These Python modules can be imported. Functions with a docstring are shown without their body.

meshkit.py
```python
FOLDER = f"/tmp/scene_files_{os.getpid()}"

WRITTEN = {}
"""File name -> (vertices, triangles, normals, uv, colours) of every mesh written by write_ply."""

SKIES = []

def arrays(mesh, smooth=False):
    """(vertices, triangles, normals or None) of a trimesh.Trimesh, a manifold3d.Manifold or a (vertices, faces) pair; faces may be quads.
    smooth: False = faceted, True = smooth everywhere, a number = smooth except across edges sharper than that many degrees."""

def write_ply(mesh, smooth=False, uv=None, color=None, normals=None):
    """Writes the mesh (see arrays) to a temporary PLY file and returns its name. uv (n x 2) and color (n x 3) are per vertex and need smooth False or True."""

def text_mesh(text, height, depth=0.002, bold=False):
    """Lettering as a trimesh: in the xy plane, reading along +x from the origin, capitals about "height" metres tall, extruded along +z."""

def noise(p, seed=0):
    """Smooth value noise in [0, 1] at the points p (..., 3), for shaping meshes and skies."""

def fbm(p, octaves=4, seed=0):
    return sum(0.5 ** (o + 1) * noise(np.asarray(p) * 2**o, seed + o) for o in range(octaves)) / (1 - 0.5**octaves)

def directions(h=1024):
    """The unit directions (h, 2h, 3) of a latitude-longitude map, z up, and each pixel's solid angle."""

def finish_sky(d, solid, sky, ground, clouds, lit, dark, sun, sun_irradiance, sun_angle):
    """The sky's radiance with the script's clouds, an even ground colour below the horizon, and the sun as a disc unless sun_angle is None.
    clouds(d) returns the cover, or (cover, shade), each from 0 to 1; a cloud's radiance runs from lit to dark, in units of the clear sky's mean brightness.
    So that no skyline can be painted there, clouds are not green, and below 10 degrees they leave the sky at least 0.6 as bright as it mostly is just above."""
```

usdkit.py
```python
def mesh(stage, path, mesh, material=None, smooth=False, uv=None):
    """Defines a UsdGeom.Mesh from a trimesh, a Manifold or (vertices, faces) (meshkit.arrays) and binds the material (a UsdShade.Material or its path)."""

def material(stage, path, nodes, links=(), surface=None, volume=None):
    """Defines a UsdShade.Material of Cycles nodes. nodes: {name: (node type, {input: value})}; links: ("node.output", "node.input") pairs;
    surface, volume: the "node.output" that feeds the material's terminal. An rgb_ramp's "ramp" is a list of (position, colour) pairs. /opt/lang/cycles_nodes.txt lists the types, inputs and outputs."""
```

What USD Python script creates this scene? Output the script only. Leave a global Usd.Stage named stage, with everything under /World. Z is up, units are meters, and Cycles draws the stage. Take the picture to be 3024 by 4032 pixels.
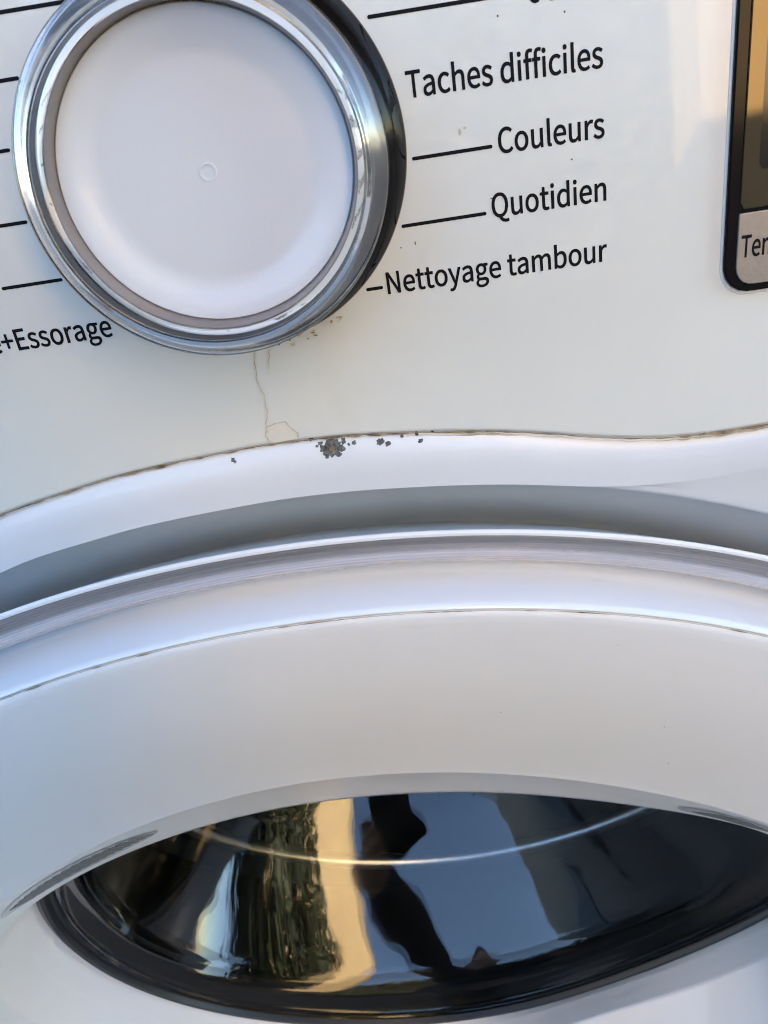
import glob, math, random
import numpy as np
import trimesh
import manifold3d as m3
from pxr import Gf, Sdf, Usd, UsdGeom, UsdLux, UsdShade
import usdkit, meshkit

rng = np.random.default_rng(7)
random.seed(7)
stage = Usd.Stage.CreateInMemory()
UsdGeom.SetStageUpAxis(stage, UsdGeom.Tokens.z)
UsdGeom.SetStageMetersPerUnit(stage, 1.0)
UsdGeom.Xform.Define(stage, '/World')
UsdGeom.Scope.Define(stage, '/World/Looks')

# ---------------------------------------------------------------- camera, sky, sun
K = 0.78            # measured units -> metres
Z0 = 0.65           # height of the line where the sloping panel meets the front
CAM = K * np.array([0.02823853, -0.16287702, 0.11926598]) + np.array([0, 0, Z0])
CR, CU, CF = (np.array(v) for v in ([0.98930478, -0.06859575, -0.12872714], [0.14256495, 0.64133535, 0.75389934], [-0.03084297, 0.7641882, -0.64425547]))
cam = UsdGeom.Camera.Define(stage, '/World/camera')
m = Gf.Matrix4d(1.0)
for i, row in enumerate((CR, CU, -CF, CAM)):
    for j in range(3):
        m[i, j] = float(row[j])
cam.AddTransformOp().Set(m)
cam.CreateHorizontalApertureAttr(36.0)
cam.CreateVerticalApertureAttr(48.0)
cam.CreateFocalLengthAttr(36.0 * 3250 / 3024)
cam.CreateClippingRangeAttr(Gf.Vec2f(0.004, 500))
cam.CreateFStopAttr(70.0)
cam.CreateFocusDistanceAttr(0.158)
cam.GetExposureAttr().Set(2.96)

SUN = np.array([-0.42, 0.80, 0.36]); SUN /= np.linalg.norm(SUN)     # towards the sun: low, behind the machine
sky_mat = usdkit.material(stage, '/World/Looks/sky', {
    's': ('sky_texture', {'sky_type': 'single_scattering', 'sun_disc': False, 'sun_elevation': math.asin(SUN[2]), 'sun_rotation': math.atan2(SUN[0], SUN[1]),
                          'air_density': 1.0, 'aerosol_density': 0.35, 'ozone_density': 1.6}),
    'b': ('background_shader', {'strength': 0.125})}, [('s.color', 'b.color')], surface='b.background')
dome = UsdLux.DomeLight.Define(stage, '/World/sky')
UsdShade.MaterialBindingAPI.Apply(dome.GetPrim()).Bind(sky_mat)
sun = UsdLux.DistantLight.Define(stage, '/World/sun')
sun.CreateIntensityAttr(1.25)
sun.CreateAngleAttr(0.5)
sun.CreateColorAttr(Gf.Vec3f(1.0, 0.86, 0.65))
UsdLux.LightAPI(sun).GetPrim().CreateAttribute('inputs:normalize', Sdf.ValueTypeNames.Bool).Set(True)
zax = SUN; xax = np.cross([0, 0, 1], zax); xax /= np.linalg.norm(xax); yax = np.cross(zax, xax)
m = Gf.Matrix4d(1.0)
for i, row in enumerate((xax, yax, zax)):
    for j in range(3):
        m[i, j] = float(row[j])
sun.AddTransformOp().Set(m)

# ---------------------------------------------------------------- helpers
names_used = {}
def numbered(parent, name):
    n = names_used.get((parent, name), 0)
    names_used[(parent, name)] = n + 1
    return f'{parent}/{name}' if n == 0 else f'{parent}/{name}_{n:03d}'

def obj(name, mesh, mat, parent='/World', smooth=30, label=None):
    path = numbered(parent, name)
    p = usdkit.mesh(stage, path, mesh, LOOK[mat], smooth=smooth).GetPrim()
    if label:
        p.SetCustomDataByKey('label', label)
    return path

def tag(path, **kw):
    p = stage.GetPrimAtPath(path)
    for k, v in kw.items():
        p.SetCustomDataByKey(k, v)

def xform(name, parent='/World'):
    path = numbered(parent, name)
    UsdGeom.Xform.Define(stage, path)
    return path

A = -0.21                                   # lean of the control panel
CA, SA = math.cos(A), math.sin(A)
def D2W(X):                                 # front frame (x right, y into the machine, z up) -> world
    return np.asarray(X, float) * K + np.array([0, 0, Z0])
def P2D(x, h, z):                           # panel frame (x, h out of the panel, z up the panel) -> front frame
    x, h, z = np.broadcast_arrays(np.asarray(x, float), h, z)
    return np.stack([x, CA * -h - SA * (z + .07), SA * -h + CA * (z + .07)], -1)
def P2W(x, h, z):
    return D2W(P2D(x, h, z))
def panelmesh(tm):                          # a trimesh drawn as (x, z, h) -> world
    v = np.asarray(tm.vertices)
    return trimesh.Trimesh(P2W(v[:, 0], v[:, 2], v[:, 1]), tm.faces, process=False)

def loft(loops, close=True, cap0=False, cap1=False, flip=False):
    """loops: (m, n, 3) points; surface through them."""
    L = np.asarray(loops); mm, n = L.shape[:2]
    v = list(L.reshape(-1, 3)); f = []
    nn = n if close else n - 1
    for i in range(mm - 1):
        for j in range(nn):
            a, b = i * n + j, i * n + (j + 1) % n
            c, d = a + n, b + n
            f += [(a, c, b), (b, c, d)]
    if cap0:
        v.append(L[0].mean(0)); k = len(v) - 1
        f += [(k, j, (j + 1) % n) for j in range(n)]
    if cap1:
        v.append(L[-1].mean(0)); k = len(v) - 1; o = (mm - 1) * n
        f += [(k, o + (j + 1) % n, o + j) for j in range(n)]
    f = np.array(f)
    return trimesh.Trimesh(np.array(v), f[:, ::-1] if flip else f, process=False)

NT = 288
TH = np.linspace(0, 2 * np.pi, NT, endpoint=False)
CX, CZ = -0.004, -0.295
def ring(h, r, c=(CX, CZ)):                 # loop on the front frame, angle 0 at the top, clockwise
    return np.stack([c[0] + r * np.sin(TH), 0 * TH - h, c[1] + r * np.cos(TH)], 1)
def four(co, th=TH):
    r = co[0] + 0 * th
    for k in range(1, 6):
        r = r + co[2 * k - 1] * np.cos(k * th) + co[2 * k] * np.sin(k * th)
    return r
LIP = [0.19873, -0.00931, -0.00439, -0.00782, -0.00256, 0.00164, 0.00018, 0.00215, -0.00039, 0.00073, -0.00072]
BACK = [0.17342, -0.02685, -0.00584, -0.02451, -0.00207, 0.00222, -0.0027, 0.00819, 0.00176, -0.00324, -0.00029]
GASK = [0.19002, 0.00844, 0.0166, -0.00743, -0.00136, 0.00145, -0.0066, 0.00604, -0.0018, 0.00149, 0.00136]
C0 = (0.0, -0.30)

# ---------------------------------------------------------------- materials
LOOK = {}
def mat(name, nodes, links, surface='p.BSDF', volume=None):
    LOOK[name] = usdkit.material(stage, '/World/Looks/' + name, nodes, links, surface=surface, volume=volume)

def plain(name, base, rough=0.5, var=0.06, scale=40.0, bump=0.0, bscale=900.0, dirt=None, **kw):
    dark = tuple(c * (1 - var) for c in base); lite = tuple(min(1, c * (1 + var * .5)) for c in base)
    nodes = {'g': ('geometry', {}), 'n': ('noise_texture', {'scale': scale, 'detail': 5.0, 'roughness': 0.6}),
             'r': ('rgb_ramp', {'ramp': [(0.3, dark), (0.7, lite)]}),
             'p': ('principled_bsdf', {'roughness': rough, **kw})}
    links = [('g.position', 'n.vector'), ('n.fac', 'r.fac')]
    col = 'r.color'
    if dirt:
        dcol, dscale, lo, hi, amount = dirt
        nodes['dn'] = ('noise_texture', {'scale': dscale, 'detail': 6.0, 'roughness': 0.65})
        nodes['dr'] = ('map_range', {'from_min': lo, 'from_max': hi, 'to_min': 0.0, 'to_max': amount, 'clamp': True})
        nodes['dm'] = ('mix_color', {'b': dcol})
        links += [('g.position', 'dn.vector'), ('dn.fac', 'dr.value'), ('dr.result', 'dm.fac'), (col, 'dm.a')]
        col = 'dm.result'
    links.append((col, 'p.base_color'))
    if bump:
        nodes['bn'] = ('noise_texture', {'scale': bscale, 'detail': 3.0})
        nodes['b'] = ('bump', {'strength': bump, 'distance': 0.0004})
        links += [('g.position', 'bn.vector'), ('bn.fac', 'b.height'), ('b.normal', 'p.normal')]
    mat(name, nodes, links)

plain('panel_plastic', (0.745, 0.74, 0.675), 0.34, 0.035, 14, bump=0.03, bscale=1400, specular_ior_level=0.2, coat_weight=0.8, coat_roughness=0.03, dirt=((0.62, 0.54, 0.36), 30.0, 0.60, 0.85, 0.35))
plain('enamel', (0.77, 0.785, 0.80), 0.34, 0.03, 20, bump=0.05, bscale=1200, coat_weight=0.3, coat_roughness=0.12, dirt=((0.6, 0.56, 0.48), 40.0, 0.62, 0.85, 0.25))
plain('door_plastic', (0.83, 0.82, 0.80), 0.38, 0.03, 16, bump=0.06, bscale=1500, dirt=((0.62, 0.56, 0.48), 60.0, 0.62, 0.85, 0.2))
plain('lip_plastic', (0.60, 0.585, 0.575), 0.35, 0.03, 16, bump=0.03)
plain('tube_plastic', (0.76, 0.75, 0.74), 0.30, 0.03, 16, bump=0.03)
plain('cap_plastic', (0.74, 0.765, 0.785), 0.36, 0.02, 25, bump=0.05, bscale=1600, coat_weight=0.4, coat_roughness=0.12)
plain('ring_matt', (0.78, 0.78, 0.78), 0.45, 0.03, 20)
plain('ring_sky_tint', (0.50, 0.56, 0.61), 0.3, 0.04, 20)  # blue sky light and the dimness of the recess put into the colour
plain('recess_shade', (0.62, 0.63, 0.61), 0.4, 0.05, 20, bump=0.04, bscale=1200)  # same sheet as the enamel front, shade painted in as a greyer tone
plain('ring_white', (0.76, 0.80, 0.85), 0.28, 0.03, 20, coat_weight=0.4, coat_roughness=0.1)  # white plastic with the blue of the sky light tinted in
plain('black_print', (0.006, 0.006, 0.008), 0.6, specular_ior_level=0.12)
plain('black_plastic', (0.006, 0.005, 0.005), 0.12, specular_ior_level=0.15)

plain('collar', (0.006, 0.004, 0.003), 0.08, 0.3, 60, specular_ior_level=0.22)
plain('grime', (0.36, 0.26, 0.14), 0.8, 0.6, 500, dirt=((0.07, 0.045, 0.02), 160.0, 0.52, 0.66, 0.9))
plain('grime_light', (0.60, 0.53, 0.38), 0.6, 0.4, 500)
plain('grime_brown', (0.40, 0.26, 0.11), 0.75, 0.4, 500)
plain('grime_pale', (0.735, 0.70, 0.60), 0.3, 0.05, 300)
plain('rust', (0.17, 0.175, 0.165), 0.75, 0.8, 1100, bump=1.0, bscale=2500, dirt=((0.07, 0.03, 0.012), 500.0, 0.55, 0.65, 0.8))
plain('speck', (0.11, 0.09, 0.075), 0.8, 0.5, 900)
plain('rubber', (0.018, 0.018, 0.019), 0.35, 0.2, 200)
plain('dark_inside', (0.05, 0.052, 0.055), 0.4, 0.2, 30)
plain('steel', (0.45, 0.45, 0.46), 0.28, 0.1, 60, metallic=1.0)
plain('bright_steel', (0.85, 0.84, 0.82), 0.34, 0.05, 60, metallic=1.0)
plain('rib_grey', (0.16, 0.155, 0.15), 0.5, 0.1, 200)
plain('grip_grey', (0.50, 0.485, 0.47), 0.3, 0.15, 150)
plain('groove', (0.10, 0.12, 0.12), 0.4, 0.2, 200)
plain('ochre_render', (0.70, 0.50, 0.27), 0.85, 0.12, 1.2, bump=0.3, bscale=60, dirt=((0.45, 0.32, 0.18), 2.5, 0.55, 0.8, 0.5))
plain('pale_render', (0.62, 0.58, 0.52), 0.85, 0.1, 1.0, bump=0.3, bscale=60)
plain('paving', (0.15, 0.14, 0.125), 0.85, 0.2, 3.0, bump=0.4, bscale=90, dirt=((0.18, 0.17, 0.15), 1.5, 0.5, 0.8, 0.6))
plain('window_dark', (0.03, 0.035, 0.04), 0.05, 0.1, 5)
plain('cloth_dark', (0.018, 0.019, 0.023), 0.9, 0.2, 120)
plain('cloth_grey', (0.10, 0.09, 0.09), 0.9, 0.2, 120)
plain('skin', (0.50, 0.31, 0.22), 0.5, 0.08, 40)
plain('hair', (0.02, 0.015, 0.012), 0.5, 0.3, 200)
plain('phone_black', (0.012, 0.012, 0.013), 0.2, 0.1, 100)
plain('leaves', (0.055, 0.065, 0.028), 0.6, 0.5, 3.0)
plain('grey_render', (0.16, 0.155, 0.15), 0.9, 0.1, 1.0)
plain('bark', (0.16, 0.11, 0.07), 0.9, 0.4, 10.0)

# brushed bright ring on the door: fine streaks that follow the ring, spectral reflection stays
mat('brushed', {'g': ('geometry', {}), 'sub': ('mapping', {'location': (-CX * K, 0.0, -(Z0 + CZ * K))}), 'sx': ('separate_xyz', {}),
                'xx': ('math', {'math_type': 'multiply'}), 'zz': ('math', {'math_type': 'multiply'}), 'ad': ('math', {'math_type': 'add'}), 'rt': ('math', {'math_type': 'sqrt'}),
                'at': ('math', {'math_type': 'arctan2'}), 'cb': ('combine_xyz', {}), 'mp': ('mapping', {'scale': (17000.0, 5.0, 3000.0)}),
                'n': ('noise_texture', {'scale': 1.0, 'detail': 4.0, 'roughness': 0.6}),
                'r': ('rgb_ramp', {'ramp': [(0.3, (0.62, 0.57, 0.56)), (0.7, (0.82, 0.765, 0.755))]}),
                'rr': ('map_range', {'from_min': 0.3, 'from_max': 0.7, 'to_min': 0.16, 'to_max': 0.34, 'clamp': True}),
                'mq': ('mapping', {'scale': (1100.0, 2.0, 200.0)}), 'nq': ('noise_texture', {'scale': 1.0, 'detail': 3.0}),
                'b': ('bump', {'strength': 0.10, 'distance': 0.00012}), 'p': ('principled_bsdf', {'metallic': 0.8})},
    [('g.position', 'sub.vector'), ('sub.vector', 'sx.vector'), ('sx.x', 'xx.value1'), ('sx.x', 'xx.value2'), ('sx.z', 'zz.value1'), ('sx.z', 'zz.value2'),
     ('xx.value', 'ad.value1'), ('zz.value', 'ad.value2'), ('ad.value', 'rt.value1'), ('sx.x', 'at.value1'), ('sx.z', 'at.value2'),
     ('rt.value', 'cb.x'), ('at.value', 'cb.y'), ('sx.y', 'cb.z'), ('cb.vector', 'mp.vector'), ('mp.vector', 'n.vector'), ('cb.vector', 'mq.vector'), ('mq.vector', 'nq.vector'), ('nq.fac', 'r.fac'), ('r.color', 'p.base_color'),
     ('nq.fac', 'rr.value'), ('rr.result', 'p.roughness'), ('n.fac', 'b.height'), ('b.normal', 'p.normal')])

mat('clear_plastic', {'g': ('geometry', {}), 'n': ('noise_texture', {'scale': 500.0, 'detail': 3.0}), 'b': ('bump', {'strength': 0.03, 'distance': 0.0003}),
                      'p': ('principled_bsdf', {'base_color': (0.97, 0.97, 0.98), 'roughness': 0.06, 'ior': 1.42, 'transmission_weight': 1.0})},
    [('g.position', 'n.vector'), ('n.fac', 'b.height'), ('b.normal', 'p.normal')])
mat('door_glass', {'g': ('geometry', {}), 'n': ('noise_texture', {'scale': 22.0, 'detail': 1.5}), 'b': ('bump', {'strength': 0.16, 'distance': 0.004}),
                   'p': ('principled_bsdf', {'base_color': (0.72, 0.76, 0.78), 'roughness': 0.0, 'ior': 1.52, 'transmission_weight': 1.0, 'coat_weight': 0.2, 'coat_roughness': 0.0})},
    [('g.position', 'n.vector'), ('n.fac', 'b.height'), ('b.normal', 'p.normal')])
plain('silver_plastic', (0.42, 0.40, 0.39), 0.22, 0.15, 120, metallic=0.75)
plain('under_cone', (0.20, 0.195, 0.195), 0.25, 0.1, 80)
plain('cap_wall', (0.24, 0.20, 0.18), 0.15, 0.1, 80)
plain('touch_label', (0.36, 0.33, 0.30), 0.35, 0.08, 900, bump=0.1, bscale=3000, metallic=0.55)
plain('display_glass', (0.035, 0.026, 0.016), 0.03, 0.1, 40, ior=1.7, specular_tint=(1.0, 0.86, 0.6), bump=0.02, bscale=60)
plain('lcd', (0.010, 0.009, 0.008), 0.08, 0.1, 40)

# ================================================================ the machine
WM = xform('washing_machine')
tag(WM, label='white front-loading washing machine with a clear-rimmed programme knob and round glass door', category='washing machine')

# ---- seam between panel and front, in panel coordinates
SEAM = np.array([[-0.40, -0.215], [-0.30, -0.168], [-0.22, -0.128], [-0.15, -0.0985], [-0.11, -0.0835], [-0.0880, -0.0762], [-0.0725, -0.0711], [-0.0559, -0.0678], [-0.0397, -0.0652], [-0.0193, -0.0636], [-0.0024, -0.0629],
                 [0.0141, -0.0635], [0.0304, -0.0651], [0.0492, -0.0677], [0.0631, -0.0704], [0.0755, -0.0733], [0.0863, -0.0754], [0.0964, -0.0766], [0.1064, -0.0770], [0.1179, -0.0767],
                 [0.14, -0.0745], [0.18, -0.069], [0.24, -0.064], [0.40, -0.062]])
from scipy.interpolate import PchipInterpolator, CubicSpline
seam_z = PchipInterpolator(SEAM[:, 0], SEAM[:, 1])
HW = 0.30 / K                               # half width of the machine in measured units
PTOP = 0.135
sx = np.linspace(-HW, HW, 180)

# control panel: a leaning sheet with a rounded lower edge
from shapely.geometry import Polygon, box as sbox, Point, LineString
def rrect(x0, z0, x1, z1, r):
    return sbox(x0 + r, z0 + r, x1 - r, z1 - r).buffer(r, quad_segs=8)
outline = Polygon(list(zip(sx, seam_z(sx))) + [(HW, PTOP), (-HW, PTOP)])
def sheet(poly, h0, h1, bev=0.0, steps=3):
    """flat plate between heights h0 and h1 with a rounded front edge."""
    parts = []
    mm = trimesh.creation.extrude_polygon(poly.buffer(-bev) if bev else poly, h1 - h0, engine='earcut')
    mm.apply_translation([0, 0, h0])
    return mm
def rounded_plate(poly, h0, h1, bev, steps=4):
    """plate with its front edge rounded by bev, as a lofted rim and a flat face."""
    rings = []
    base = np.array(poly.exterior.coords)[:-1]
    if Polygon(base).exterior.is_ccw is False:
        base = base[::-1]
    # resample evenly
    ls = LineString(np.vstack([base, base[:1]])); n = max(200, int(ls.length / 0.0022))
    base = np.array([ls.interpolate(t).coords[0] for t in np.linspace(0, ls.length, n, endpoint=False)])
    tan = np.roll(base, -1, 0) - np.roll(base, 1, 0); tan /= np.linalg.norm(tan, axis=1, keepdims=True)
    nrm = np.stack([tan[:, 1], -tan[:, 0]], 1)
    def lp(inset, h): return np.c_[base - nrm * inset, np.full(n, h)]
    rings = [lp(0, h0)] + [lp(bev * (1 - math.cos(t)), h1 - bev * (1 - math.sin(t))) for t in np.linspace(0, math.pi / 2, steps + 1)]
    rim = loft(rings, flip=False)
    face = trimesh.creation.triangulate_polygon(Polygon(rings[-1][:, :2]).buffer(0), engine='earcut')
    fv = np.c_[face[0], np.full(len(face[0]), h1)]
    return trimesh.util.concatenate([rim, trimesh.Trimesh(fv, face[1], process=False)])

PNL = obj('control_panel', panelmesh(rounded_plate(outline, -0.006, 0.0, 0.0009)), 'panel_plastic', WM, smooth=35)

# ---- cabinet front: a sheet from the seam to the round recess, its rim rolled inwards
n = 420
tt = np.linspace(0, 2 * np.pi, n, endpoint=False)
seam_d = P2D(sx, 0, seam_z(sx))
ZB = (0.02 - Z0) / K
front_poly = Polygon([(x, z) for x, _, z in seam_d] + [(HW, ZB), (-HW, ZB)])
seam_y = lambda x: P2D(x, 0, seam_z(x))[..., 1]
bound = []
for t in tt:
    ray = LineString([(CX, CZ), (CX + 2 * math.sin(t), CZ + 2 * math.cos(t))])
    p = ray.intersection(front_poly.exterior)
    p = p if p.geom_type == 'Point' else min(p.geoms, key=lambda q: q.distance(Point(CX, CZ)))
    bound.append((p.x, p.y))
bound = np.array(bound)
dirs = np.stack([np.sin(tt), np.cos(tt)], 1)
rb = np.hypot(*(bound - [CX, CZ]).T)
onseam = np.array([abs(z - P2D(x, 0, seam_z(x))[2]) < 2e-3 and z > -0.3 for x, z in bound])
yb = np.where(onseam, seam_y(bound[:, 0]) + 0.0022, 0.004)
rows = []
RR, HR = 0.287, 0.002
def frow(r, y): rows.append(np.stack([CX + r * np.sin(tt), y, CZ + r * np.cos(tt)], 1))
frow(rb + 0.004, yb + 0.004)
for d, e in ((0.0, 1.0), (0.0012, 0.72), (0.0026, 0.48), (0.0045, 0.26), (0.007, 0.12), (0.010, 0.045), (0.014, 0.0)):
    frow(rb - d, yb * e + (1 - e) * (-HR - .0006))
rstart = rb - 0.014
for s in np.linspace(0, 1, 14)[1:-1]:
    r = rstart * (1 - s) + (RR + 0.003) * s
    frow(r, np.full(n, -HR - .0006 * (1 - s)))
for r, h in ((RR + 0.002, HR), (RR + 0.0009, HR - 0.0003), (RR + 0.0002, HR - 0.0011)):
    frow(np.full(n, r), np.full(n, -h))
nfront = len(rows)
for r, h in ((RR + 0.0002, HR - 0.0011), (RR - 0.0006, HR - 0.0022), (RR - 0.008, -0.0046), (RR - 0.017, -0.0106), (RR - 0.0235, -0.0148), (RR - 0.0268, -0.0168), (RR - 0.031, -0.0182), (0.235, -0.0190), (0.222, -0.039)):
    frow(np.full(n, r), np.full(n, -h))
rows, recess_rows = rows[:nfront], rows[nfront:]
cab_front = loft(rows)
cab_front = trimesh.Trimesh(D2W(cab_front.vertices), cab_front.faces, process=False)
bx = trimesh.creation.box([0.6, 0.56, 0.80]); bx.apply_translation([0, 0.012 + 0.28, 0.44])
# an open box for the body: drop the front face
keep = bx.face_normals[:, 1] > -0.5
body = trimesh.Trimesh(bx.vertices, bx.faces[keep], process=False)
CAB = obj('cabinet', cab_front, 'enamel', WM, smooth=40, label='white enamel front with a round recess and chipped paint')
obj('door_recess', loft([D2W(r_) for r_ in recess_rows]), 'recess_shade', CAB, smooth=40, label='sloping recess round the door, its shade painted in as grey')
obj('cabinet_body', body, 'enamel', WM, smooth=False)
top = trimesh.creation.box([0.604, 0.61, 0.025]); top.apply_translation([0, 0.33, 0.8525])
obj('worktop', top, 'enamel', WM, smooth=False)
for x in (-.26, .26):
    for y in (.08, .52):
        c = trimesh.creation.cylinder(radius=0.022, height=0.0398, sections=24); c.apply_translation([x, y, 0.02])
        obj('foot', c, 'rubber', WM)

def front_y(x, z):
    """height of the painted front at a point between seam and recess (front frame)."""
    t = math.atan2(x - CX, z - CZ); r = math.hypot(x - CX, z - CZ)
    i = int(round((t % (2 * math.pi)) / (2 * math.pi) * n)) % n
    d = rb[i] - r
    e = np.interp(d, (0.0, .0012, .0026, .0045, .007, .010, .014), (1, .72, .48, .26, .12, .045, 0))
    return yb[i] * e + (1 - e) * (-HR - .0006)

# ---- grime in the seam and paint chips (wear with a shape of its own)
def ribbon(pts, width, lift):
    """thin strip through points on a surface; pts (n,3) in world metres, width per point, normal = towards the viewer side."""
    pts = np.asarray(pts); t = np.gradient(pts, axis=0); t /= np.linalg.norm(t, axis=1, keepdims=True) + 1e-12
    nrm = np.array(lift, float); nrm /= np.linalg.norm(nrm)
    s = np.cross(t, nrm); s /= np.linalg.norm(s, axis=1, keepdims=True)
    w = np.broadcast_to(np.asarray(width), len(pts))[:, None] / 2
    up = nrm * 0.00006
    return loft([pts - s * w, pts - s * w + up, pts + s * w + up, pts + s * w], close=False)
PN = np.array([0, -CA, -SA])       # normal of the panel in world axes
PN = PN if PN[2] > 0 else -PN
PN = (P2W(0, 1, 0) - P2W(0, 0, 0)) / K
xs = np.linspace(-0.2, 0.2, 900)
wig = np.array([meshkit.fbm(np.array([[x * 400, 3.1, 0]]), 4, 2)[0] for x in xs])
wig2 = np.array([meshkit.fbm(np.array([[x * 60, 9.1, 0]]), 3, 5)[0] for x in xs])
gp = P2W(xs, -0.0004, seam_z(xs) - 0.0003 - 0.0004 * (wig - .5))
obj('seam_grime', ribbon(gp, K * (0.00016 + 0.0007 * np.clip(wig * wig2 * 2.6 - .42, 0, 1)), PN), 'grime', WM, label='brown dirt line in the seam below the control panel')
sel = (xs > 0.03) & (xs < 0.125)
gp = P2W(xs[sel], -0.0006, seam_z(xs[sel]) - 0.0011 - 0.0008 * (wig[sel] - .5))
obj('seam_grime', ribbon(gp, K * 0.0006 * np.clip(wig2[sel] * 2 - .6, 0.05, 1), PN), 'grime_light', WM)

def blob(cx, cz, rx, rz, seed, n=22, rough=.45, surf='front', thick=0.00010):
    """ragged flat fleck lying on the front or on the panel."""
    g = np.random.default_rng(seed); t = np.linspace(0, 2 * np.pi, n, endpoint=False)
    k = 1 + rough * (g.random(n) - .5) * 1.1
    X = cx + rx * k * np.cos(t); Z = cz + rz * k * np.sin(t)
    def put(x, z, o):
        return D2W([[a, front_y(a, b) - o, b] for a, b in zip(x, z)]) if surf == 'front' else P2W(x, o, z)
    ks = (1.0, .94, .7, .4, .12)
    loops = [put(cx + (X - cx) * k_, cz + (Z - cz) * k_, 0.00002 if q == 0 else thick) for q, k_ in enumerate(ks)]
    return loft(loops, cap1=True)
CHIPS = [(0.0119, 0.0050, 0.0024, 0.0016, 1), (0.0097, 0.0052, 0.0008, 0.0007, 21), (0.0143, 0.0046, 0.0009, 0.0006, 22), (0.0133, 0.0036, 0.0007, 0.0005, 23), (0.0104, 0.0036, 0.0005, 0.0004, 24), (0.0160, 0.0052, 0.0003, 0.0003, 25), (0.0083, 0.0058, 0.0004, 0.0002, 26), (0.0148, 0.0059, 0.0006, 0.0006, 2), (0.0173, 0.0053, 0.0006, 0.0004, 3), (0.0236, 0.0046, 0.0009, 0.0006, 4), (0.0253, 0.0040, 0.0007, 0.0005, 5),
         (0.0326, 0.0046, 0.0004, 0.0004, 6), (0.0333, 0.0033, 0.0006, 0.0004, 7), (0.0365, 0.0047, 0.0005, 0.0006, 8), (0.0290, 0.0047, 0.0004, 0.0003, 9), (0.0071, 0.0072, 0.0005, 0.0004, 10),
         (-0.0124, 0.0056, 0.0005, 0.0004, 11), (-0.0119, 0.0052, 0.0003, 0.0003, 12), (0.0092, 0.0062, 0.0006, 0.0003, 13), (0.0118, 0.0060, 0.0012, 0.0007, 14), (0.103, -0.0060, 0.0006, 0.0004, 15)]
for cx, cz, rx, rz, sd in CHIPS:
    cz -= .0011
    obj('paint_chip', blob(cx, cz, rx, rz, sd, n=40 if rx > .002 else 14, rough=.34 if rx > .002 else .5), 'rust', CAB, smooth=False, label='large rusty paint chip below the seam' if rx > .002 else None)
obj('rust_spot', blob(0.0119, 0.0039, 0.0007, 0.0005, 31, n=18, thick=.0003), 'grime', CAB, smooth=False)
for cx, cz, rx, rz, sd in [(0.0586, 0.018, .00022, .00028, 41), (0.0715, 0.0169, .00022, .00028, 42), (0.0494, -0.0012, .0004, .0009, 43), (0.0377, -0.0216, .0002, .0005, 44), (0.0345, -0.0221, .0002, .0002, 45),
                           (0.0548, -0.0149, .0003, .0002, 46), (0.072, -0.0097, .0003, .0002, 47), (0.0505, -0.0006, .0004, .0003, 48), (-0.06, 0.012, .0003, .0002, 49)]:
    obj('speck', blob(cx, cz, rx * .75, rz * .75, sd, n=10, surf='panel', thick=.00006), 'grime_light' if sd in (43, 48) else 'speck', PNL, smooth=False)

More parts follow.
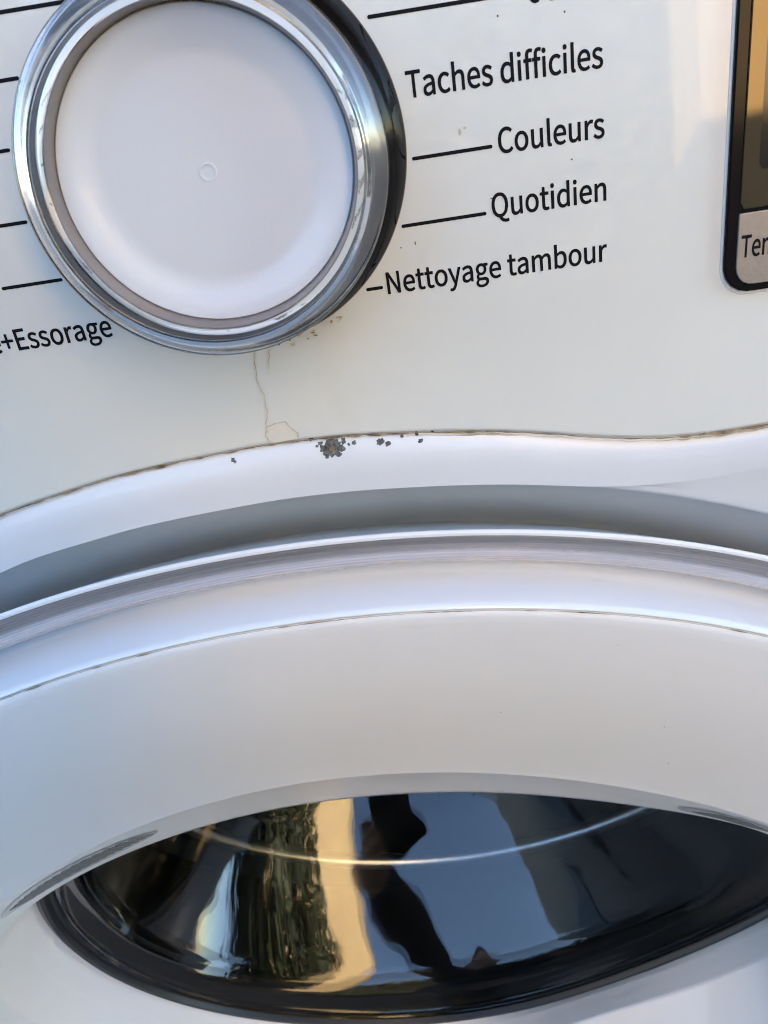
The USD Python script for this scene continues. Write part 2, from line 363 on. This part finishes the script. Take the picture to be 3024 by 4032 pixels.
def trail(pts, width, matname, seed, jitter=.0003, parent=PNL, label=None, per=14):
    pts = np.array(pts, float); g = np.random.default_rng(seed)
    s = np.r_[0, np.cumsum(np.hypot(*np.diff(pts, axis=0).T))]
    q = np.linspace(0, s[-1], per * len(pts))
    X = np.interp(q, s, pts[:, 0]) + jitter * (np.array([meshkit.fbm(np.array([[v * 700, seed, 0]]), 3, 1)[0] for v in q]) - .5) * 3
    Z = np.interp(q, s, pts[:, 1])
    w = K * width * np.clip(g.random(len(q)) * 1.3, .15, 1.2)
    obj('drip_stain', ribbon(P2W(X, 0.00002, Z), w, PN), matname, parent, smooth=False, label=label)
trail([(-0.0012, -.0392), (-0.0020, -.0425), (-0.0023, -.0470), (-0.0016, -.0512), (-0.0020, -.0560), (-0.0028, -.0598)], 0.00022, 'grime_light', 3, label='thin dried drip line running down from the knob')
trail([(0.0025, -.0392), (0.0012, -.0420), (0.0010, -.0445)], 0.0002, 'grime_light', 5)
trail([(-0.0027, -.0585), (-0.0034, -.0604), (-0.0027, -.0622), (-0.0018, -.0628)], 0.00022, 'grime_light', 6, .0001)
trail([(-0.0027, -.0585), (-0.0005, -.0578), (0.0020, -.0577), (0.0026, -.0590), (0.0044, -.0612), (0.0043, -.0626)], 0.00022, 'grime_light', 7, .0001)
# faint film inside the drip
film = Polygon([(-0.0027, -.0585), (-0.0005, -.0578), (0.0020, -.0577), (0.0026, -.0590), (0.0044, -.0612), (0.0043, -.0626), (-0.0018, -.0628), (-0.0027, -.0622), (-0.0034, -.0604)]).buffer(-0.0001)
ft = trimesh.creation.triangulate_polygon(film, engine='earcut')
obj('drip_stain', trimesh.Trimesh(P2W(ft[0][:, 0], 0.00002, ft[0][:, 1]), ft[1], process=False), 'grime_pale', PNL, smooth=False, label='pale dried drop at the end of the drip line')
for i in range(26):
    t = -math.pi / 2 + .10 + .40 * rng.random() ** 1.2
    r = 0.0386 + .0022 * rng.random() ** 2
    obj('limescale', blob(r * math.cos(t), r * math.sin(t), .0002 + .0006 * rng.random() ** 2, .00015 + .0004 * rng.random() ** 2, 60 + i, n=9, surf='panel', thick=.0001, rough=.7), ('grime_brown', 'grime_light', 'grime_pale')[i % 3], PNL, smooth=False)

# ---- printed text
from PIL import Image, ImageDraw, ImageFont
from shapely import union_all, affinity, box as vbox
FONT = ImageFont.truetype(glob.glob('/opt/blender-*/*/datafiles/fonts/Noto Sans CJK Regular.woff2')[0], 200)
CAPH = -FONT.getbbox('T', anchor='ls')[1]
def glyphs(text):
    x0, y0, x1, y1 = FONT.getbbox(text, anchor='ls')
    im = Image.new('L', (x1 - x0 + 8, y1 - y0 + 8))
    ImageDraw.Draw(im).text((4 - x0, 4 - y0), text, 255, FONT, anchor='ls', stroke_width=3)
    on = np.pad(np.asarray(im) > 127, ((0, 0), (1, 1))).astype(np.int8)
    d = np.diff(on, axis=1)
    rows, st = np.nonzero(d == 1); en = np.nonzero(d == -1)[1]
    s = union_all(vbox(st, -rows - 1, en, -rows)).buffer(0.8).buffer(-0.8).simplify(0.8)
    return affinity.translate(s, 0, 4 - y0)
def text(name, s, x0, x1, base, cap, parent=PNL, h=0.0, mat='black_print', label=None, right=None):
    g = glyphs(s); b = g.bounds
    ky = cap / CAPH
    kx = (x1 - x0) / (b[2] - b[0])
    g = affinity.affine_transform(g, [kx, 0, 0, ky, x0 - b[0] * kx, base])
    tm = trimesh.util.concatenate([trimesh.creation.extrude_polygon(q, 0.00006, engine='earcut') for q in getattr(g, 'geoms', [g])])
    tm.apply_translation([0, 0, h])
    return obj(name, panelmesh(tm), mat, parent, smooth=False, label=label)
text('printed_word', 'Taches difficiles', .0396, .0788, .0064, .0047, label='printed words Taches difficiles')
text('printed_word', 'Couleurs', .0570, .0789, -.0064, .0047, label='printed word Couleurs')
text('printed_word', 'Quotidien', .0547, .0791, -.0188, .0047, label='printed word Quotidien')
text('printed_word', 'Nettoyage tambour', .0304, .0791, -.0315, .0046, label='printed words Nettoyage tambour')
text('printed_word', 'Jeans', .0649, .0788, .0193, .0047, label='printed word Jeans, cut by the top of the picture')
text('printed_word', 'Rinçage+Essorage', -.0762, -.0318, -.0315, .0046, label='printed words Rinçage+Essorage left of the knob')
def dash(x0, x1, z, w=.00072):
    p = LineString([(x0 + w / 2, z), (x1 - w / 2, z)]).buffer(w / 2, quad_segs=5)
    tm = trimesh.creation.extrude_polygon(p, 0.00006, engine='earcut')
    obj('printed_line', panelmesh(tm), 'black_print', PNL, smooth=False)
for a in ((.0337, .0620, .02125), (.0391, .0558, -.00485), (.0352, .0535, -.01775), (.0257, .0295, -.0299),
          (-.070, -.0210, .0316), (-.070, -.0349, .0206), (-.070, -.0411, .0085), (-.070, -.0424, -.0053), (-.0525, -.0390, -.01785)):
    dash(*a)

# ---- programme knob: dark collar, silver skirt, clear rim, white cap
KN = xform('programme_knob', WM)
NK = 240
tk = np.linspace(0, 2 * np.pi, NK, endpoint=False)
def kloop(r, h): return P2W(r * np.sin(tk), h, r * np.cos(tk))
def turned(name, prof, matname, cap0=False, cap1=False, smooth=35, label=None, parent=None):
    mm = loft([kloop(r, h) for r, h in prof], cap0=cap0, cap1=cap1)
    mm.fix_normals() if (cap0 and cap1) else None
    return obj(name, mm, matname, parent or KN, smooth=smooth, label=label)
def arc(r0, h0, rad, a0, a1, k=8):
    return [(r0 + rad * math.cos(t), h0 + rad * math.sin(t)) for t in np.linspace(math.radians(a0), math.radians(a1), k)]
turned('collar', [(.0383, -.0005), (.0383, .0004), (.0380, .0010)] + [(.0378 - .0066 * s ** 1.25, .0012 + .0064 * s) for s in np.linspace(0, 1, 9)] + [(.0305, .0084), (.029, .0086)], 'collar', cap1=True, label='dark smoky collar at the base of the knob')
turned('skirt', [(.0330, .0088), (.0332, .0093), (.0328, .0098)], 'ring_white', label='thin pale ring under the clear rim')
turned('under_cone', [(.0326, .0094), (.0318, .0108), (.0300, .0126), (.0282, .0144), (.0276, .0168), (.0273, .0180)], 'under_cone', label='dark cone seen through the clear rim')
turned('inner_wall', [(.0270, .0184), (.0273, .01885), (.02765, .0226), (.0278, .0230), (.0280, .0230)], 'cap_wall', label='brownish inner wall of the rim')
rim_prof = [(.0278, .0170), (.0278, .0228)] + [(.0281, .0232), (.0291, .0236)] + arc(.0301, .0245, .0008, 150, 60, 7) + [(.0322, .0238)] + arc(.0322, .0224, .0013, 55, 0, 6) + [(.0340, .0170), (.0342, .0107)] + arc(.0338, .0105, .0004, 0, -90, 5) + [(.0333, .0102), (.0331, .0112), (.0314, .0126), (.0292, .0150)]
mm = loft([kloop(r, h) for r, h in rim_prof + rim_prof[:1]]); mm.merge_vertices(); mm.fix_normals()
obj('clear_rim', mm, 'clear_plastic', KN, smooth=28, label='thick clear plastic rim of the knob')
cap_prof = [(.0271, .0150), (.0272, .0187), (.0270, .0190)]
for r in np.linspace(.0266, .0018, 34):
    s = np.clip((r - .0190) / .0078, 0, 1); s = s * s * (3 - 2 * s)
    cap_prof.append((r, .0171 + .0019 * s))
cap_prof += [(.0017, .01716), (.0016, .01722), (.0014, .01722), (.0013, .01714), (.0008, .01710), (.0003, .01712)]
turned('cap', cap_prof, 'cap_plastic', cap1=True, label='white satin cap of the knob with a moulding mark')

# ---- display at the right
DS = xform('display', WM)
def plate(name, poly, h0, h1, bev, matname, label=None):
    return obj(name, panelmesh(rounded_plate(poly, h0, h1, bev, 4)), matname, DS, smooth=35, label=label)
plate('surround', rrect(.1040, -.0437, .2265, .0510, .0066), -.0004, .0003, .0003, 'panel_plastic')
plate('frame', rrect(.1046, -.0428, .2253, .0500, .0060), -.0004, .0012, .0004, 'black_plastic', 'black frame round the display')
plate('glass', rrect(.1072, -.0248, .2230, .0475, .0008), .0004, .0016, .0002, 'display_glass', 'smoked display glass reflecting a sunlit wall')
tl = rrect(.1071, -.0411, .2230, -.0256, .0040).union(sbox(.1071, -.0330, .2230, -.0256))
TLB = plate('touch_label', tl, .0004, .0016, .0002, 'touch_label', 'greyish silver touch label strip')
plate('lcd_window', rrect(.1106, -.0172, .2200, .0400, .0012), .0004, .00163, .00001, 'lcd')
text('printed_word', 'Temp.', .1079, .1190, -.0349, .0046, parent=DS, h=.0016, label='printed word Temp. on the touch label')

# ================================================================ the door
DR = xform('door', WM)
def W(l): return D2W(l)
def dobj(name, loops, matname, smooth=35, label=None, **kw):
    return obj(name, loft([W(l) for l in loops], **kw), matname, DR, smooth=smooth, label=label)
# outer ring: white edge, bright bevel facing inwards
dobj('outer_ring', [ring(h, r) for h, r in ((-.0185, .2540), (-.0172, .2590), (-.010, .2646), (-.004, .2692), (.005, .2763), (.0138, .2832), (.0147, .2838))], 'ring_sky_tint', label='outer side of the door in the recess, blue sky light painted into its colour')
dobj('bright_edge', [ring(h, r) for h, r in ((.0147, .2838), (.01505, .28385), (.0156, .2834), (.0158, .2828), (.0156, .28255))], 'ring_matt', smooth=20, label='crisp white edge of the outer ring')
dobj('bright_ring', [ring(h, r) for h, r in ((.01555, .2825), (.0154, .2792), (.0147, .2757), (.0132, .2724), (.0110, .2699), (.0088, .2685))], 'brushed', label='brushed bright metal ring round the door')
dobj('groove', [ring(h, r) for h, r in ((.0088, .2686), (.0072, .2684), (.0066, .2678), (.0062, .2630))], 'ring_matt')
dobj('white_ring', [ring(h, r) for h, r in ((.0050, .2678), (.0070, .2680), (.0080, .2676), (.0089, .2667), (.0102, .2658), (.0130, .2651), (.0170, .2648), (.0200, .2646), (.0213, .2642), (.0218, .2636), (.0210, .2632))], 'ring_white', label='glossy white ring standing up behind the bright ring')
# bezel: from the seam to the lip, round into the tube, down to the seal
def lp(co, h, off=0.0, th=TH):
    r = four(co, th) + off
    return np.stack([C0[0] + r * np.sin(th), 0 * th - h, C0[1] + r * np.cos(th)], 1)
S0 = ring(.0219, .2626)
Lf = lp(LIP, .0158, .0035)
loops = [ring(.0200, .2631), ring(.0214, .2629), ring(.0221, .2623), ring(.0225, .2612)]
for s in np.linspace(.03, 1, 16):
    l = (1 - s) * ring(.0226, .2610) + s * Lf
    l[:, 1] -= .0032 * math.sin(math.pi * s) * (1 - .3 * s)
    loops.append(l)
B = lp(BACK, -.012); G = lp(GASK, -.0325, .0015)
L1 = lp(LIP, .0158)
topw = (0.5 + 0.5 * np.cos(TH))[:, None] ** .8            # 1 at the top of the door, 0 at the bottom
end_dir = (L1 - Lf)
for s in (0.3, .55, .75, .9, 1.0):
    l = Lf + (L1 - Lf) * s; l[:, 1] += .0018 * s ** 4
    loops.append(l)
last = loops[-1]
for s in (.12, .3, .5, .7, .86, .95, 1.0):
    loops.append((1 - s) * last + s * B + np.c_[0 * TH, .0015 * math.sin(math.pi * s) + 0 * TH, 0 * TH])
for i, s in enumerate((.05, .15, .3, .42, .46, .50, .62, .75, .88, .96, 1.0)):
    l = (1 - s) * B + s * G
    step = .0016 * (1 if .44 < s else 0) * (1 - s)
    l[:, 1] += .0035 * math.sin(math.pi * s) + step
    loops.append(l)
BEZ = dobj('bezel', loops, 'door_plastic', smooth=50, label='wide white bezel of the door sloping into the round opening')
sa = np.linspace(-1.0, 1.0, 700)
sw = np.array([meshkit.fbm(np.array([[a * 40, 1.7, 0]]), 4, 9)[0] for a in sa])
sp_ = np.stack([CX + .2632 * np.sin(sa), 0 * sa - .0222, CZ + .2632 * np.cos(sa)], 1)
obj('seam_grime', ribbon(D2W(sp_), K * (.00005 + .0008 * np.clip(sw * 2.4 - 1.35, 0, 1)), (0, -1, .3)), 'grime', DR, label='thin dirt line in the seam of the door ring')
bez_tm = loft([W(l) for l in loops])
for i in range(5):
    a = rng.uniform(-.62, .62); r_ = rng.uniform(.2, .258); q = K * (.00010 + .00022 * rng.random() ** 2)
    o_ = D2W([CX + r_ * math.sin(a), -.1, CZ + r_ * math.cos(a)])
    loc, _, tri = bez_tm.ray.intersects_location([o_], [[0, 1, 0]], multiple_hits=False)
    if not len(loc): continue
    nn = bez_tm.face_normals[tri[0]]; nn = nn if nn[1] < 0 else -nn
    ax = np.cross(nn, [0, 0, 1]); ax /= np.linalg.norm(ax); az = np.cross(ax, nn)
    t_ = np.linspace(0, 2 * np.pi, 8)[:-1]; w_ = 1 + .4 * np.sin(3 * t_ + i)
    obj('dust_speck', loft([loc[0] + nn * d_ + np.outer(q * k_ * w_ * np.cos(t_), ax) + np.outer(q * k_ * np.sin(t_), az) for k_, d_ in ((1, -.00003), (1, .00003), (.5, .00005))], cap1=True), 'speck', DR, smooth=False)
# ribs of the moulded grip seen under the upper left and upper right of the opening
def tube_point(th, s):
    b = lp(BACK, -.012, th=np.array([th]))[0]; l = lp(LIP, .0158, th=np.array([th]))[0]; l[1] += .0018
    return (1 - s) * l + s * b + np.array([0, .0015 * math.sin(math.pi * s), 0])
def tube_patch(th, s_, lift):
    p = tube_point(th, s_); a_ = tube_point(th + .004, s_) - p; b_ = tube_point(th, s_ + .02) - p
    nn = np.cross(a_, b_); nn /= np.linalg.norm(nn)
    return p + nn * (lift if nn @ (np.array([.028, -.163, .119]) - p) > 0 else -lift)
for side, t0, t1 in ((-1, -1.02, -.50), (1, .80, 1.06)):
    tw = np.linspace(t0, t1, 40); u = (tw - t0) / (t1 - t0); wdt = np.sin(np.pi * u) ** .6
    mid, hw = .46, .30
    rows_ = [[tube_patch(t, mid + k_ * hw * w_, .0003) for t, w_ in zip(tw, wdt)] for k_ in np.linspace(-1, 1, 7)]
    g_ = obj('grip', loft([D2W(r_) for r_ in rows_], close=False), 'grip_grey', DR, smooth=60, label='grey translucent grip insert under the rim, seen at the ' + ('left' if side < 0 else 'right'))
    for th in np.linspace(t0 + .07, t1 - .05, 15 if side < 0 else 8):
        w_ = math.sin(math.pi * (th - t0) / (t1 - t0)) ** .6
        q = [tube_patch(th + da, mid + k_ * hw * .62 * w_, .0006) for da, k_ in ((0, -1), (.003, 1), (.016, 1), (.013, -1))]
        lo = [tube_patch(th + da, mid + k_ * hw * .62 * w_, .0001) for da, k_ in ((0, -1), (.003, 1), (.016, 1), (.013, -1))]
        obj('grip_rib', trimesh.convex.convex_hull(D2W(np.vstack([q, lo]))), 'rib_grey', DR, smooth=False)
# seal and glass bowl
dobj('seal', [lp(GASK, -.0330, .0035), lp(GASK, -.0310, .0005), lp(GASK, -.0296, -.0012), lp(GASK, -.0300, -.0032), lp(GASK, -.0330, -.0042), lp(GASK, -.0335, -.0050), lp(GASK, -.0322, -.0060), lp(GASK, -.0330, -.0070), lp(GASK, -.0370, -.0075)], 'rubber', label='black rubber seal round the glass')
WALL = 33
bowl_c = np.array([-0.004, -0.283])
def bl(off, h, mix):
    a = lp(GASK, h, -off); r0 = .19 - off
    b = np.stack([bowl_c[0] + r0 * 1.12 * np.sin(TH), 0 * TH - h, bowl_c[1] + r0 * .97 * np.sign(np.cos(TH)) * np.abs(np.cos(TH)) ** .74], 1)
    return (1 - mix) * a + mix * b
bp_ = [(.0074, -.0345, 0), (.0082, -.0318, 0), (.0094, -.0313, 0), (.0110, -.0330, 0), (.0145, -.0352, 0), (.0215, -.0385, .1), (.0260, -.0420, .2), (.030, -.0470, .3)]
for s in np.linspace(.04, 1, 30):
    # smooth concave bowl
    ang = math.radians(58 * (1 - s) ** .85)
    bp_.append((s, ang, None))
prof = [p for p in bp_ if p[2] is not None]
off, h = prof[-1][0], prof[-1][1]
N2 = 44
CONE = .112
for i in range(1, N2 + 1):                  # straight cone wall, then a rounded end
    s = i / N2
    u = min(1, s / .72)
    if s <= .72:
        off2, h2 = off + CONE * u * math.tan(math.radians(WALL)), h - CONE * u
        e0 = (off2, h2)
    else:
        v = (s - .72) / .28 * math.pi / 2
        off2, h2 = e0[0] + (.1885 - e0[0]) * math.sin(v), e0[1] - .035 * math.sin(v) ** .6 * (1 - .25 * math.sin(v))
    prof.append((min(off2, .1885), h2, min(1, .3 + 1.4 * s)))
outer = [W(bl(*p)) for p in prof]
def shift(p, d): return (p[0], p[1] - d, p[2])
inner = [W(bl(*shift(p, .0045))) for p in prof[::-1]]
gl = loft(outer + inner, close=True)
gl2 = trimesh.Trimesh(gl.vertices, gl.faces, process=False)
obj('glass', loft(outer + inner + [outer[0]]), 'door_glass', DR, smooth=30, label='concave glass bowl of the door, dark inside')
# dark door back and drum behind the glass
DB = xform('drum', WM)
obj('bellows', loft([W(l) for l in (lp(GASK, -.036, .006), ring(-.050, .222, (.01, -.288)), ring(-.085, .238, (.01, -.29)), ring(-.12, .252, (.02, -.287)), ring(-.150, .252, (.02, -.287)))]), 'rubber', DB, smooth=40)
rl = []
for t in np.linspace(0, 2 * np.pi, 13):
    rl.append(W(ring(-.150 + .0055 * math.sin(t), .239 + .0055 * math.cos(t), (.033, -.262))))
obj('drum_rim', loft(rl), 'bright_steel', DB, smooth=60, label='bright steel rim of the drum opening behind the glass')
obj('drum_shell', loft([W(l) for l in (ring(-.152, .236, (.033, -.262)), ring(-.165, .30, (0, -.28)), ring(-.45, .30, (0, -.28)), ring(-.46, .28, (0, -.28)))], cap1=True), 'dark_inside', DB, smooth=40)

# ================================================================ what faces the machine: seen only as light and reflections
gp = trimesh.creation.box([80, 80, 0.2]); gp.apply_translation([0, 0, -0.1])
g = obj('ground', gp, 'paving', smooth=False); tag(g, kind='structure', label='grey paved yard under the machine', category='ground')
def facade(name, x0, x1, y, z1, matname, holes, thick, label, face):
    x = xform(name)
    poly = sbox(x0, 0, x1, z1)
    for (a, b, c, d) in holes: poly = poly.difference(sbox(a, b, c, d))
    w = trimesh.creation.extrude_polygon(poly, thick, engine='earcut')
    v = w.vertices.copy(); w.vertices = np.c_[v[:, 0], y + (v[:, 2] if face < 0 else -v[:, 2]), v[:, 1]]
    w.fix_normals()
    obj('wall', w, matname, x, smooth=False)
    for (a, b, c, d) in holes:
        q = trimesh.creation.box([c - a, .04, d - b]); q.apply_translation([(a + c) / 2, y + (-.12 if face > 0 else .12), (b + d) / 2])
        obj('window', q, 'window_dark', x, smooth=False)
    tag(x, label=label, category='building')
facade('rear_shade_wall', -9, 9, 0.80, 2.85, 'pale_render', [(-3.2, 1.0, -2.0, 2.2), (2.4, 1.0, 3.6, 2.2)], .3, 'pale rendered house wall added out of view behind the machine to shade the yard', -1)  # unseen wall, sized to shade the yard and the foot of the ochre front
facade('sunlit_house', 1.31, 7.5, -3.2, 7.0, 'ochre_render', [(4.6, 4.6, 5.3, 5.9), (6.2, 4.6, 6.9, 5.9)], .3, 'ochre rendered house front lit by the low sun, facing the machine', 1)

# grey house side on the left, in shade
xl = xform('grey_house')
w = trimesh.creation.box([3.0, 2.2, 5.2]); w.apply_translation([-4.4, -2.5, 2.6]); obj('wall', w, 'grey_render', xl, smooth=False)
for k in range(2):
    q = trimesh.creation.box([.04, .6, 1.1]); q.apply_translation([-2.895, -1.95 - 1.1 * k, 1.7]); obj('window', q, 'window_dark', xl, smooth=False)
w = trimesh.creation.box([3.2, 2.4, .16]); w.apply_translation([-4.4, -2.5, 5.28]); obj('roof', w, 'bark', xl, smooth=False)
tag(xl, label='grey house side in shade on the left of the yard', category='building')
def tree(x, y, z, r, hh, seed, label):
    t = xform('tree'); g = np.random.default_rng(seed)
    c = trimesh.creation.cone(radius=.14, height=z + hh * .5, sections=14); c.apply_translation([x, y, 0]); obj('trunk', c, 'bark', t)
    n = 5200
    d = g.normal(size=(n, 3)); d /= np.linalg.norm(d, axis=1, keepdims=True)
    rad = g.random(n) ** .4 * (0.78 + .5 * np.array([meshkit.fbm(q[None] * 2.2 + seed, 3, 1)[0] for q in d]))
    p = np.array([x, y, z]) + d * rad[:, None] * [r, r, hh]
    a = g.normal(size=(n, 3)); a /= np.linalg.norm(a, axis=1, keepdims=True); b = np.cross(a, g.normal(size=(n, 3))); b /= np.linalg.norm(b, axis=1, keepdims=True)
    l = .07 + .05 * g.random((n, 1))
    v = np.stack([p - a * l, p + b * l * .45, p + a * l, p - b * l * .45], 1).reshape(-1, 3)
    f = np.arange(n * 4).reshape(-1, 4); f = np.vstack([f[:, [0, 1, 2]], f[:, [0, 2, 3]]])
    obj('crown', trimesh.Trimesh(v, f, process=False), 'leaves', t, smooth=False)
    tag(t, label=label, category='tree')
tree(2.78, -2.1, 2.2, 1.15, 2.1, 11, 'dark leafy tree on the right of the yard beside the ochre house')

# hedge across the back of the yard
hx = xform('hedge'); g = np.random.default_rng(3)
q = trimesh.creation.box([8.6, .7, 2.2]); q.apply_translation([-1.75, -5.0, 1.1]); obj('core', q, 'bark', hx, smooth=False)
n_ = 11000
p = np.stack([g.uniform(-6.1, 2.55, n_), -5.0 + .42 * g.choice([-1, 1, 1, 1], n_) + g.normal(0, .06, n_), g.uniform(.05, 2.4, n_) + g.normal(0, .08, n_)], 1)
a_ = g.normal(size=(n_, 3)); a_ /= np.linalg.norm(a_, axis=1, keepdims=True); b_ = np.cross(a_, g.normal(size=(n_, 3))); b_ /= np.linalg.norm(b_, axis=1, keepdims=True)
l_ = .06 + .05 * g.random((n_, 1))
v = np.stack([p - a_ * l_, p + b_ * l_ * .5, p + a_ * l_, p - b_ * l_ * .5], 1).reshape(-1, 3)
f = np.arange(n_ * 4).reshape(-1, 4); f = np.vstack([f[:, [0, 1, 2]], f[:, [0, 2, 3]]])
obj('foliage', trimesh.Trimesh(v, f, process=False), 'leaves', hx, smooth=False)
tag(hx, label='long dark green hedge across the back of the yard', category='hedge')

# ---- the person holding the phone, kneeling in front of the machine
def chain(bones, J, refine, it=12):
    parts = []
    for a, b in bones:
        (pa, ra), (pb, rb_) = J[a], J[b]
        s = [m3.Manifold.sphere(r, 20).translate(list(map(float, p))) for p, r in ((pa, ra), (pb, rb_))]
        parts.append(m3.Manifold.batch_hull(s))
    mm = m3.Manifold.batch_boolean(parts, m3.OpType.Add).refine_to_length(refine)
    q = mm.to_mesh(); t = trimesh.Trimesh(q.vert_properties[:, :3], q.tri_verts, process=True)
    trimesh.smoothing.filter_taubin(t, iterations=it)
    return t
PC = CAM - CR * .022 - CU * .050 - CF * .0085      # middle of the phone
BX = -.20
J = {'pel': ((BX, -1.06, .24), .125), 'wst': ((BX, -1.03, .38), .115), 'chs': ((BX, -.95, .55), .125), 'nck0': ((BX, -.90, .68), .06), 'nck': ((BX, -.87, .75), .052),
     'hd': ((BX, -.84, .845), .082), 'chin': ((BX, -.785, .795), .042), 'nose': ((BX, -.755, .835), .012), 'brow': ((BX, -.785, .875), .06), 'earl': ((BX - .085, -.85, .835), .02), 'earr': ((BX + .085, -.85, .835), .02)}
for s, nme in ((-1, 'l'), (1, 'r')):
    J['sh' + nme] = ((BX + s * .155, -.93, .63), .062)
    J['el' + nme] = ((BX + s * .15, -.66, .60), .042)
    wr = PC + CR * s * .075 - CU * .055 - CF * .045
    if s < 0: wr = np.array([BX - .17, -.74, .52]); J['ell'] = ((BX - .30, -.84, .44), .042)
    J['wr' + nme] = (tuple(wr), .028)
    pm = PC + CR * s * .050 - CU * .040 - CF * .026
    if s < 0: pm = np.array([BX - .14, -.67, .53])
    J['pm' + nme] = (tuple(pm), .022)
    J['hp' + nme] = ((BX + s * .09, -1.05, .23), .10)
    J['kn' + nme] = ((BX + s * .17, -.70, .44), .062)
    J['an' + nme] = ((BX + s * .14, -.98, .07), .045)
    J['to' + nme] = ((BX + s * .16, -.80, .04), .03)
    # fingers: four curl round the long edge of the phone, the thumb lies along the back
    for k in range(4):
        b0 = pm + CU * (.018 * (k - 1.0)) + CR * s * .006
        b1 = b0 - CR * s * .004 + CF * .016 + CR * s * .004
        b2 = b1 + CF * .012 - CR * s * (.012 + .002 * (k % 2))
        for q, (pt, rr_) in enumerate(((b0, .0095), (b1, .0088), (b2, .0078))):
            J[f'f{nme}{k}{q}'] = (tuple(pt), rr_)
    t0 = pm - CU * .02; t1 = t0 + CU * .03 - CR * s * .012 - CF * .010; t2 = t1 + CU * .025 - CR * s * .008 + CF * .004
    for q, (pt, rr_) in enumerate(((t0, .012), (t1, .0105), (t2, .009))): J[f't{nme}{q}'] = (tuple(pt), rr_)
bones = [('pel', 'wst'), ('wst', 'chs'), ('chs', 'nck0'), ('nck0', 'nck'), ('nck', 'hd'), ('hd', 'chin'), ('hd', 'brow'), ('brow', 'nose'), ('chin', 'brow'), ('hd', 'earl'), ('hd', 'earr')]
for nme in 'lr':
    bones += [('chs', 'sh' + nme), ('nck0', 'sh' + nme), ('sh' + nme, 'el' + nme), ('el' + nme, 'wr' + nme), ('wr' + nme, 'pm' + nme), ('pel', 'hp' + nme), ('hp' + nme, 'kn' + nme), ('kn' + nme, 'an' + nme), ('an' + nme, 'to' + nme)]
    for k in range(4): bones += [('pm' + nme, f'f{nme}{k}0'), (f'f{nme}{k}0', f'f{nme}{k}1'), (f'f{nme}{k}1', f'f{nme}{k}2')]
    bones += [('pm' + nme, f't{nme}0'), (f't{nme}0', f't{nme}1'), (f't{nme}1', f't{nme}2')]
PE = xform('person')
tag(PE, label='squatting person in dark clothes holding a phone up to the machine in one hand', category='person')
obj('body', chain(bones, J, .008), 'skin', PE, smooth=True)
def grow(keys, d): return {k: (J[k][0], J[k][1] + d) for k in keys}
up = ['wst', 'chs', 'nck0', 'shl', 'shr', 'ell', 'elr', 'wrl', 'wrr', 'pel']
Jj = grow(up, .016)
for nme in 'lr':
    e, w_ = np.array(J['el' + nme][0]), np.array(J['wr' + nme][0]); Jj['wr' + nme] = (tuple(e + (w_ - e) * .9), .042)
obj('jacket', chain([('pel', 'wst'), ('wst', 'chs'), ('chs', 'nck0'), ('chs', 'shl'), ('chs', 'shr'), ('nck0', 'shl'), ('nck0', 'shr'), ('shl', 'ell'), ('shr', 'elr'), ('ell', 'wrl'), ('elr', 'wrr')], Jj, .014), 'cloth_dark', PE, smooth=True)
lo_ = ['pel', 'hpl', 'hpr', 'knl', 'knr', 'anl', 'anr']
obj('trousers', chain([('pel', 'hpl'), ('pel', 'hpr'), ('hpl', 'knl'), ('hpr', 'knr'), ('knl', 'anl'), ('knr', 'anr')], grow(lo_, .014), .014), 'cloth_grey', PE, smooth=True)
obj('hair', chain([('a', 'b'), ('b', 'c')], {'a': ((BX, -.81, .905), .062), 'b': ((BX, -.86, .88), .082), 'c': ((BX, -.90, .81), .06)}, .012), 'hair', PE, smooth=True)
for nme in 'lr':
    obj('shoe', chain([('a', 'b')], {'a': (J['an' + nme][0], .056), 'b': (J['to' + nme][0], .042)}, .012), 'cloth_dark', PE, smooth=True)
for s in (-1, 1):
    e = trimesh.creation.icosphere(2, .011); e.apply_translation([BX + s * .03, -.768, .852]); obj('eye', e, 'cloth_dark', PE, smooth=True)
PH = xform('phone')
tag(PH, label='black phone held in a hand in front of the knob', category='phone')
cs = m3.CrossSection([[(-.0275, -.0645), (.0275, -.0645), (.0275, .0645), (-.0275, .0645)]]).offset(.008, m3.JoinType.Round, circular_segments=32)
slab = m3.Manifold.extrude(cs, .0076).to_mesh()
def ph(v): return PC + np.outer(v[:, 0], CR) + np.outer(v[:, 1], CU) + np.outer(v[:, 2] - .0040, CF)
obj('case', trimesh.Trimesh(ph(slab.vert_properties[:, :3]), slab.tri_verts, process=False), 'phone_black', PH, smooth=30)
